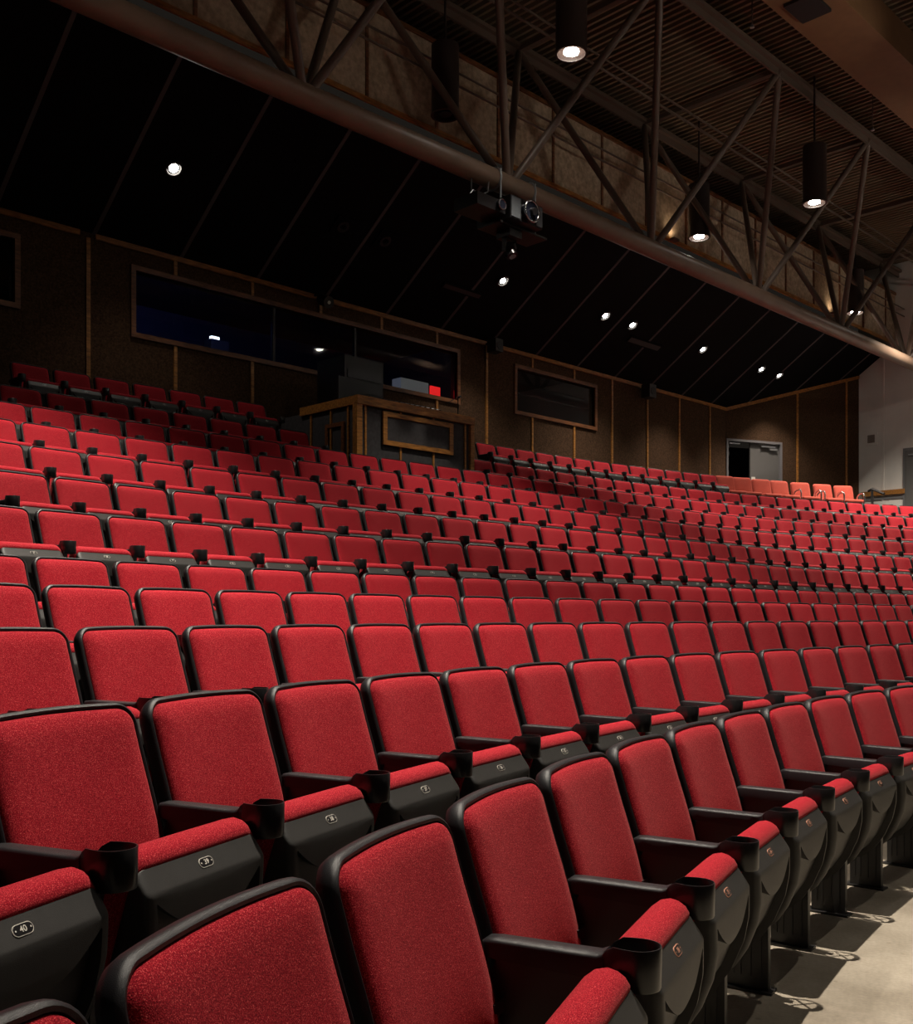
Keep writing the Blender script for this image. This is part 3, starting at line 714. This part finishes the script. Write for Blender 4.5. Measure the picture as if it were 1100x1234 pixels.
def plate_mesh(num, orange=False):
    """small oval seat number plate on the front edge of the pan"""
    b = MB()
    # frame of the slanted front edge
    c = Vector(P3(0, 0.3835, 0.0225)); ux = Vector((1, 0, 0))
    p0 = Vector(P3(0, 0.400, 0.0)); p1 = Vector(P3(0, 0.367, 0.045)); dn = (p1 - p0).normalized(); nn = ux.cross(dn); 
    if nn.y > 0: nn = -nn
    up = -dn
    def pt(x, y, h): return c + ux*x + up*y + nn*h
    def oval(L, H, h, n=8):
        pts = []
        for sgn, t0 in ((1, -PI/2), (-1, PI/2)):
            for i in range(n+1):
                t = t0 + PI*i/n; pts.append(pt(sgn*L + H*math.cos(t), H*math.sin(t), h))
        return [b.v(p) for p in pts]
    for L, H, h, mi in ((0.013, 0.0115, 0.0016, 0), (0.013, 0.0100, 0.0021, 1)):
        b.mi = mi; o_ = oval(L, H, h); lo = [b.v(v.co - nn*0.002) for v in o_]; b.face(o_)
        for i in range(len(o_)): b.face([o_[i], o_[(i+1) % len(o_)], lo[(i+1) % len(lo)], lo[i]])
    b.mi = 0
    for sx in (-0.018, 0.018):
        b.face([b.v(pt(sx + 0.0018*math.cos(t*PI/4), 0.0018*math.sin(t*PI/4), 0.0026)) for t in range(8)])
    cu = bpy.data.curves.new('n', 'FONT'); cu.body = str(num); cu.size = 0.0165; cu.align_x = 'CENTER'; cu.align_y = 'CENTER'; cu.offset = 0.0002
    to = bpy.data.objects.new('n', cu); C.objects.link(to)
    dg = bpy.context.evaluated_depsgraph_get(); tm = to.evaluated_get(dg).to_mesh()
    vs = [b.v(pt(v.co.x, v.co.y, 0.0027)) for v in tm.vertices]
    for p in tm.polygons: b.face([vs[i] for i in p.vertices])
    to.evaluated_get(dg).to_mesh_clear(); bpy.data.objects.remove(to); bpy.data.curves.remove(cu)
    me = bpy.data.meshes.new('number_plate'); b.bm.to_mesh(me); b.bm.free()
    me.materials.append(M['plateorange'] if orange else M['platewhite']); me.materials.append(M['gloss'])
    return me

AX = -0.28   # arm centre, beside the seat's left edge
def armrest():
    b = MB(); secs = []
    # (y, half width, top z, bottom z)
    for y, hw, zt, zb in ((-0.105, 0.018, 0.598, 0.575), (-0.115, 0.024, 0.605, 0.568), (-0.14, 0.027, 0.607, 0.566), (-0.24, 0.028, 0.6065, 0.562), (-0.33, 0.029, 0.606, 0.558), (-0.36, 0.029, 0.606, 0.552), (-0.374, 0.029, 0.612, 0.548)):
        r = 0.008; z0, z1 = zb, zt
        secs.append([(AX + px, y, pz) for px, pz in ((-hw, z0), (-hw, z1 - r), (-hw + r*0.35, z1 - r*0.35), (-hw + r, z1), (hw - r, z1), (hw - r*0.35, z1 - r*0.35), (hw, z1 - r), (hw, z0))])
    b.rings(secs)
    return b.mesh('armrest', M['shell'], smooth=38)
def cup_mesh():
    """teardrop cup holder: round in front, narrowing to the arm, open below but for a cross"""
    def outline(d):
        r = 0.0455 - d; P = [(r*math.cos(-PI*i/20), -0.440 + r*math.sin(-PI*i/20)) for i in range(21)]
        P += [(-0.0435 + d, -0.418), (-0.038 + d, -0.398), (-0.031 + d, -0.382), (-0.027 + d, -0.371 - d)]
        return P + [(-x, y) for x, y in P[:20:-1]]
    def zt(y): return 0.629 - 0.021*min(1, max(0, (y + 0.390)/0.018))
    b = MB()
    rr_ = lambda d, f: [(AX + x, y, f(y)) for x, y in outline(d)]
    R = [rr_(0.010, lambda y: 0.545), rr_(0.003, lambda y: 0.545), rr_(0.001, lambda y: 0.549), rr_(0.0, lambda y: zt(y) - 0.002), rr_(0.0012, zt), rr_(0.0032, zt), rr_(0.0045, lambda y: zt(y) - 0.003), rr_(0.008, lambda y: 0.553), rr_(0.010, lambda y: 0.551), rr_(0.010, lambda y: 0.545)]
    b.rings(R, False, False)
    for t in (PI/4, -PI/4):
        m_ = Matrix.Translation((AX, -0.436, 0.547)) @ Matrix.Rotation(t, 4, 'Z'); b.box((-0.040, -0.004, -0.0015), (0.040, 0.004, 0.0035), m_)
    return b.mesh('cup_holder', M['gloss'], smooth=40)
ME_arm = armrest(); ME_cup = cup_mesh()
def support():
    b = MB()
    b.prism([(-0.389, 0.0), (-0.389, 0.46), (-0.405, 0.55), (-0.14, 0.566), (-0.118, 0.52), (-0.15, 0.42), (-0.245, 0.30), (-0.245, 0.0)], AX - 0.014, AX + 0.014)
    for y in (-0.36, -0.325, -0.29, -0.265): b.box((AX - 0.018, y - 0.006, 0.05), (AX + 0.018, y + 0.006, 0.44))
    b.box((AX - 0.035, -0.405, 0.0), (AX + 0.035, -0.225, 0.008))
    b.tube((AX - 0.085, -0.30, 0.245), (AX + 0.085, -0.30, 0.245), 0.018, 10)
    b.box((AX - 0.065, -0.155, 0.455), (AX + 0.065, -0.135, 0.485))
    return b.mesh('support_leg', M['steel'], smooth=30)
ME_sup = support()
plates = {}
def plate(n, orange):
    if (n, orange) not in plates: plates[(n, orange)] = plate_mesh(n, orange)
    return plates[(n, orange)]

def part(name, me, parent):
    o = bpy.data.objects.new(name, me); o.parent = parent; C.objects.link(o); return o
proto = empty('theatre_seat')
part('back_shell', ME_shell, proto); part('backrest', ME_back, proto); part('seat_cushion', ME_cush, proto)
part('number_plate', plate(38, False), part('seat_pan', ME_pan, proto))
part('cup_holder', ME_cup, part('armrest', ME_arm, proto)); part('support_leg', ME_sup, proto)
def copy_tree(o, parent=None):
    c = o.copy(); C.objects.link(c); c.parent = parent
    for k in o.children: copy_tree(k, c)
    return c
ones = ['', 'first', 'second', 'third', 'fourth', 'fifth', 'sixth', 'seventh', 'eighth', 'ninth', 'tenth', 'eleventh', 'twelfth', 'thirteenth', 'fourteenth', 'fifteenth', 'sixteenth', 'seventeenth', 'eighteenth', 'nineteenth', 'twentieth']
def ordn(n):
    if n <= 20: return ones[n]
    if n < 30: return 'twenty-' + ones[n-20]
    return 'thirtieth' if n == 30 else 'thirty-' + ones[n-30] if n < 40 else 'fortieth'
ROWN = ['front', 'second', 'third', 'fourth', 'fifth', 'sixth', 'seventh', 'eighth', 'ninth', 'tenth', 'eleventh', 'back']
RANGE = [(-1, 10), (-2, 13), (-2, 17), (-1, 21), (-1, 24), (-1, 27), (-1, 29), (-1, 31), (-1, 33), (-1, 35), (-1, 36), (0, 6)]
used = False
def add_seat(r, s, n, label, end=False):
    global used
    root = proto if not used else copy_tree(proto)
    used = True
    x, y, a = curve(s + 0.2575, ROWV[r])
    root.location = (x, y, ROWZ[r]); root.rotation_euler = (0, 0, a)
    tag(root, label, 'seat', 'red tip-up theatre seats in curved rows')
    for k in root.children:
        for q in k.children:
            if q.name.startswith('number_plate'): q.data = plate(n, r == 0)
    if end:
        for k in [c for c in root.children if c.name.split('.')[0] in ('armrest', 'support_leg')]:
            c = copy_tree(k, root); c.location.x += 0.56
    return root
for r in range(12):
    j0, j1 = RANGE[r]; cnt = 0
    for j in range(j0, j1 + 1):
        if r == 10 and 7 <= j <= 12: cnt = 0; continue
        cnt += 1
        rown = 'front row' if r == 0 else 'back row' if r == 11 else ROWN[r] + ' row from front'
        where = "from the photo's left edge"
        if r == 10: where = 'left of the booth, counted from the left' if j < 7 else 'right of the booth'
        if r == 11: where = 'from the left'
        extra = ''
        if r == 1 and j == -2: lb = 'red seat numbered 40 at the lower left edge, second row, only its folded cushion showing'
        elif r == 1 and j == -1: lb = 'red seat numbered 39 in the second row beside the seat numbered 40'
        elif r == 0 and j == -1: lb = 'front row seat at the bottom left corner, only its dark back rim showing'
        elif r == 0 and j == 0: lb = 'red front row seat nearest the camera, bottom left, only its back showing'
        elif r == 11: lb = 'red seat in the back row left of the booth, %s %s' % (ordn(cnt), where)
        else: lb = 'red seat in %s, %s %s' % (rown, ordn(cnt), where)
        add_seat(r, ROWS[r] + PITCH*j, 38 - j, lb, end=(r == 10 and j == 6) or (r == 11 and j == j1))
for k in range(13):
    add_seat(11, 13.79 + PITCH*k, 23 - k, 'red seat in the back row right of the booth, %s from the booth' % ordn(k + 1))

# ---------------------------------------------------------------- loose salmon armchairs at the end of the back row
def loose_chair():
    root = empty('stacking_chair')
    def ring(hw, z0, z1, r, y0, dy, h, ins):
        return [(x, y0 + dy*(z - z0) + h, z) for x, z in rrect(hw - ins, z0 + ins, z1 - ins, max(0.012, r - ins))]
    b = MB(); b.rings([ring(0.262, 0.47, 0.89, 0.07, -0.06, 0.22, h, i) for i, h in ((0.18, 0.03), (0.02, 0.03), (0.0, 0.012), (0.0, -0.015), (0.02, -0.035), (0.06, -0.042), (0.18, -0.042))])
    b.obj('backrest', M['salmon'], root, smooth=60)
    b = MB(); b.rings([[(x, y, z) for x, y in rrect(0.25 - i, -0.50 + i, -0.06 - i, max(0.01, 0.06 - i))] for i, z in ((0.15, 0.42), (0.01, 0.42), (0.0, 0.44), (0.0, 0.47), (0.02, 0.495), (0.15, 0.50))])
    b.obj('seat', M['salmon'], root, smooth=60)
    for s in (-1, 1):
        x = s*0.275
        b = MB(); pts = [(x, -0.44, 0.0), (x, -0.46, 0.55), (x, -0.455, 0.61), (x, -0.43, 0.645), (x, -0.38, 0.66), (x, -0.30, 0.655), (x, -0.22, 0.63), (x, -0.18, 0.58), (x, -0.16, 0.44), (x, -0.05, 0.0)]
        b.path(pts, 0.019, 8); b.obj('arm_frame', M['chrome'], root, smooth=60)
    b = MB(); b.tube((-0.285, -0.45, 0.40), (0.285, -0.45, 0.40), 0.012, 8); b.tube((-0.285, -0.03, 0.40), (0.285, -0.03, 0.40), 0.012, 8)
    b.box((-0.2, -0.05, 0.40), (-0.17, 0.0, 0.62)); b.box((0.17, -0.05, 0.40), (0.2, 0.0, 0.62)); b.obj('cross_bar', M['steel'], root)
    return root
lc = loose_chair()
def drop_arms(c):
    for k in [k for k in c.children if k.name.startswith('arm_frame')]: bpy.data.objects.remove(k)
LOOSE = [21.38, 21.92, 22.55, 23.13, 23.82, 24.55, 25.23]
for i, s in enumerate(LOOSE):
    c = lc if i == 6 else copy_tree(lc)
    if i < 4: drop_arms(c)
    x, y, a = curve(s, ROWV[11], 0.05)
    c.location = (x, y, ROWZ[11]); c.rotation_euler = (0, 0, a - 0.16 + (0.03, -0.05, 0.0, 0.05, -0.04, 0.03, -0.03)[i])
    tag(c, ['salmon chair just right of the last red back row seat', 'second salmon chair, before the dark half of the doorway', 'third salmon chair, before the grey door leaf', 'fourth salmon chair, before the right door jamb',
            'fifth salmon armchair, standing apart right of the door', 'sixth salmon armchair, second from the right with chrome arms showing', 'rightmost salmon armchair with chrome arms beside the white wall'][i], 'chair', 'loose salmon chairs at the end of the top row')
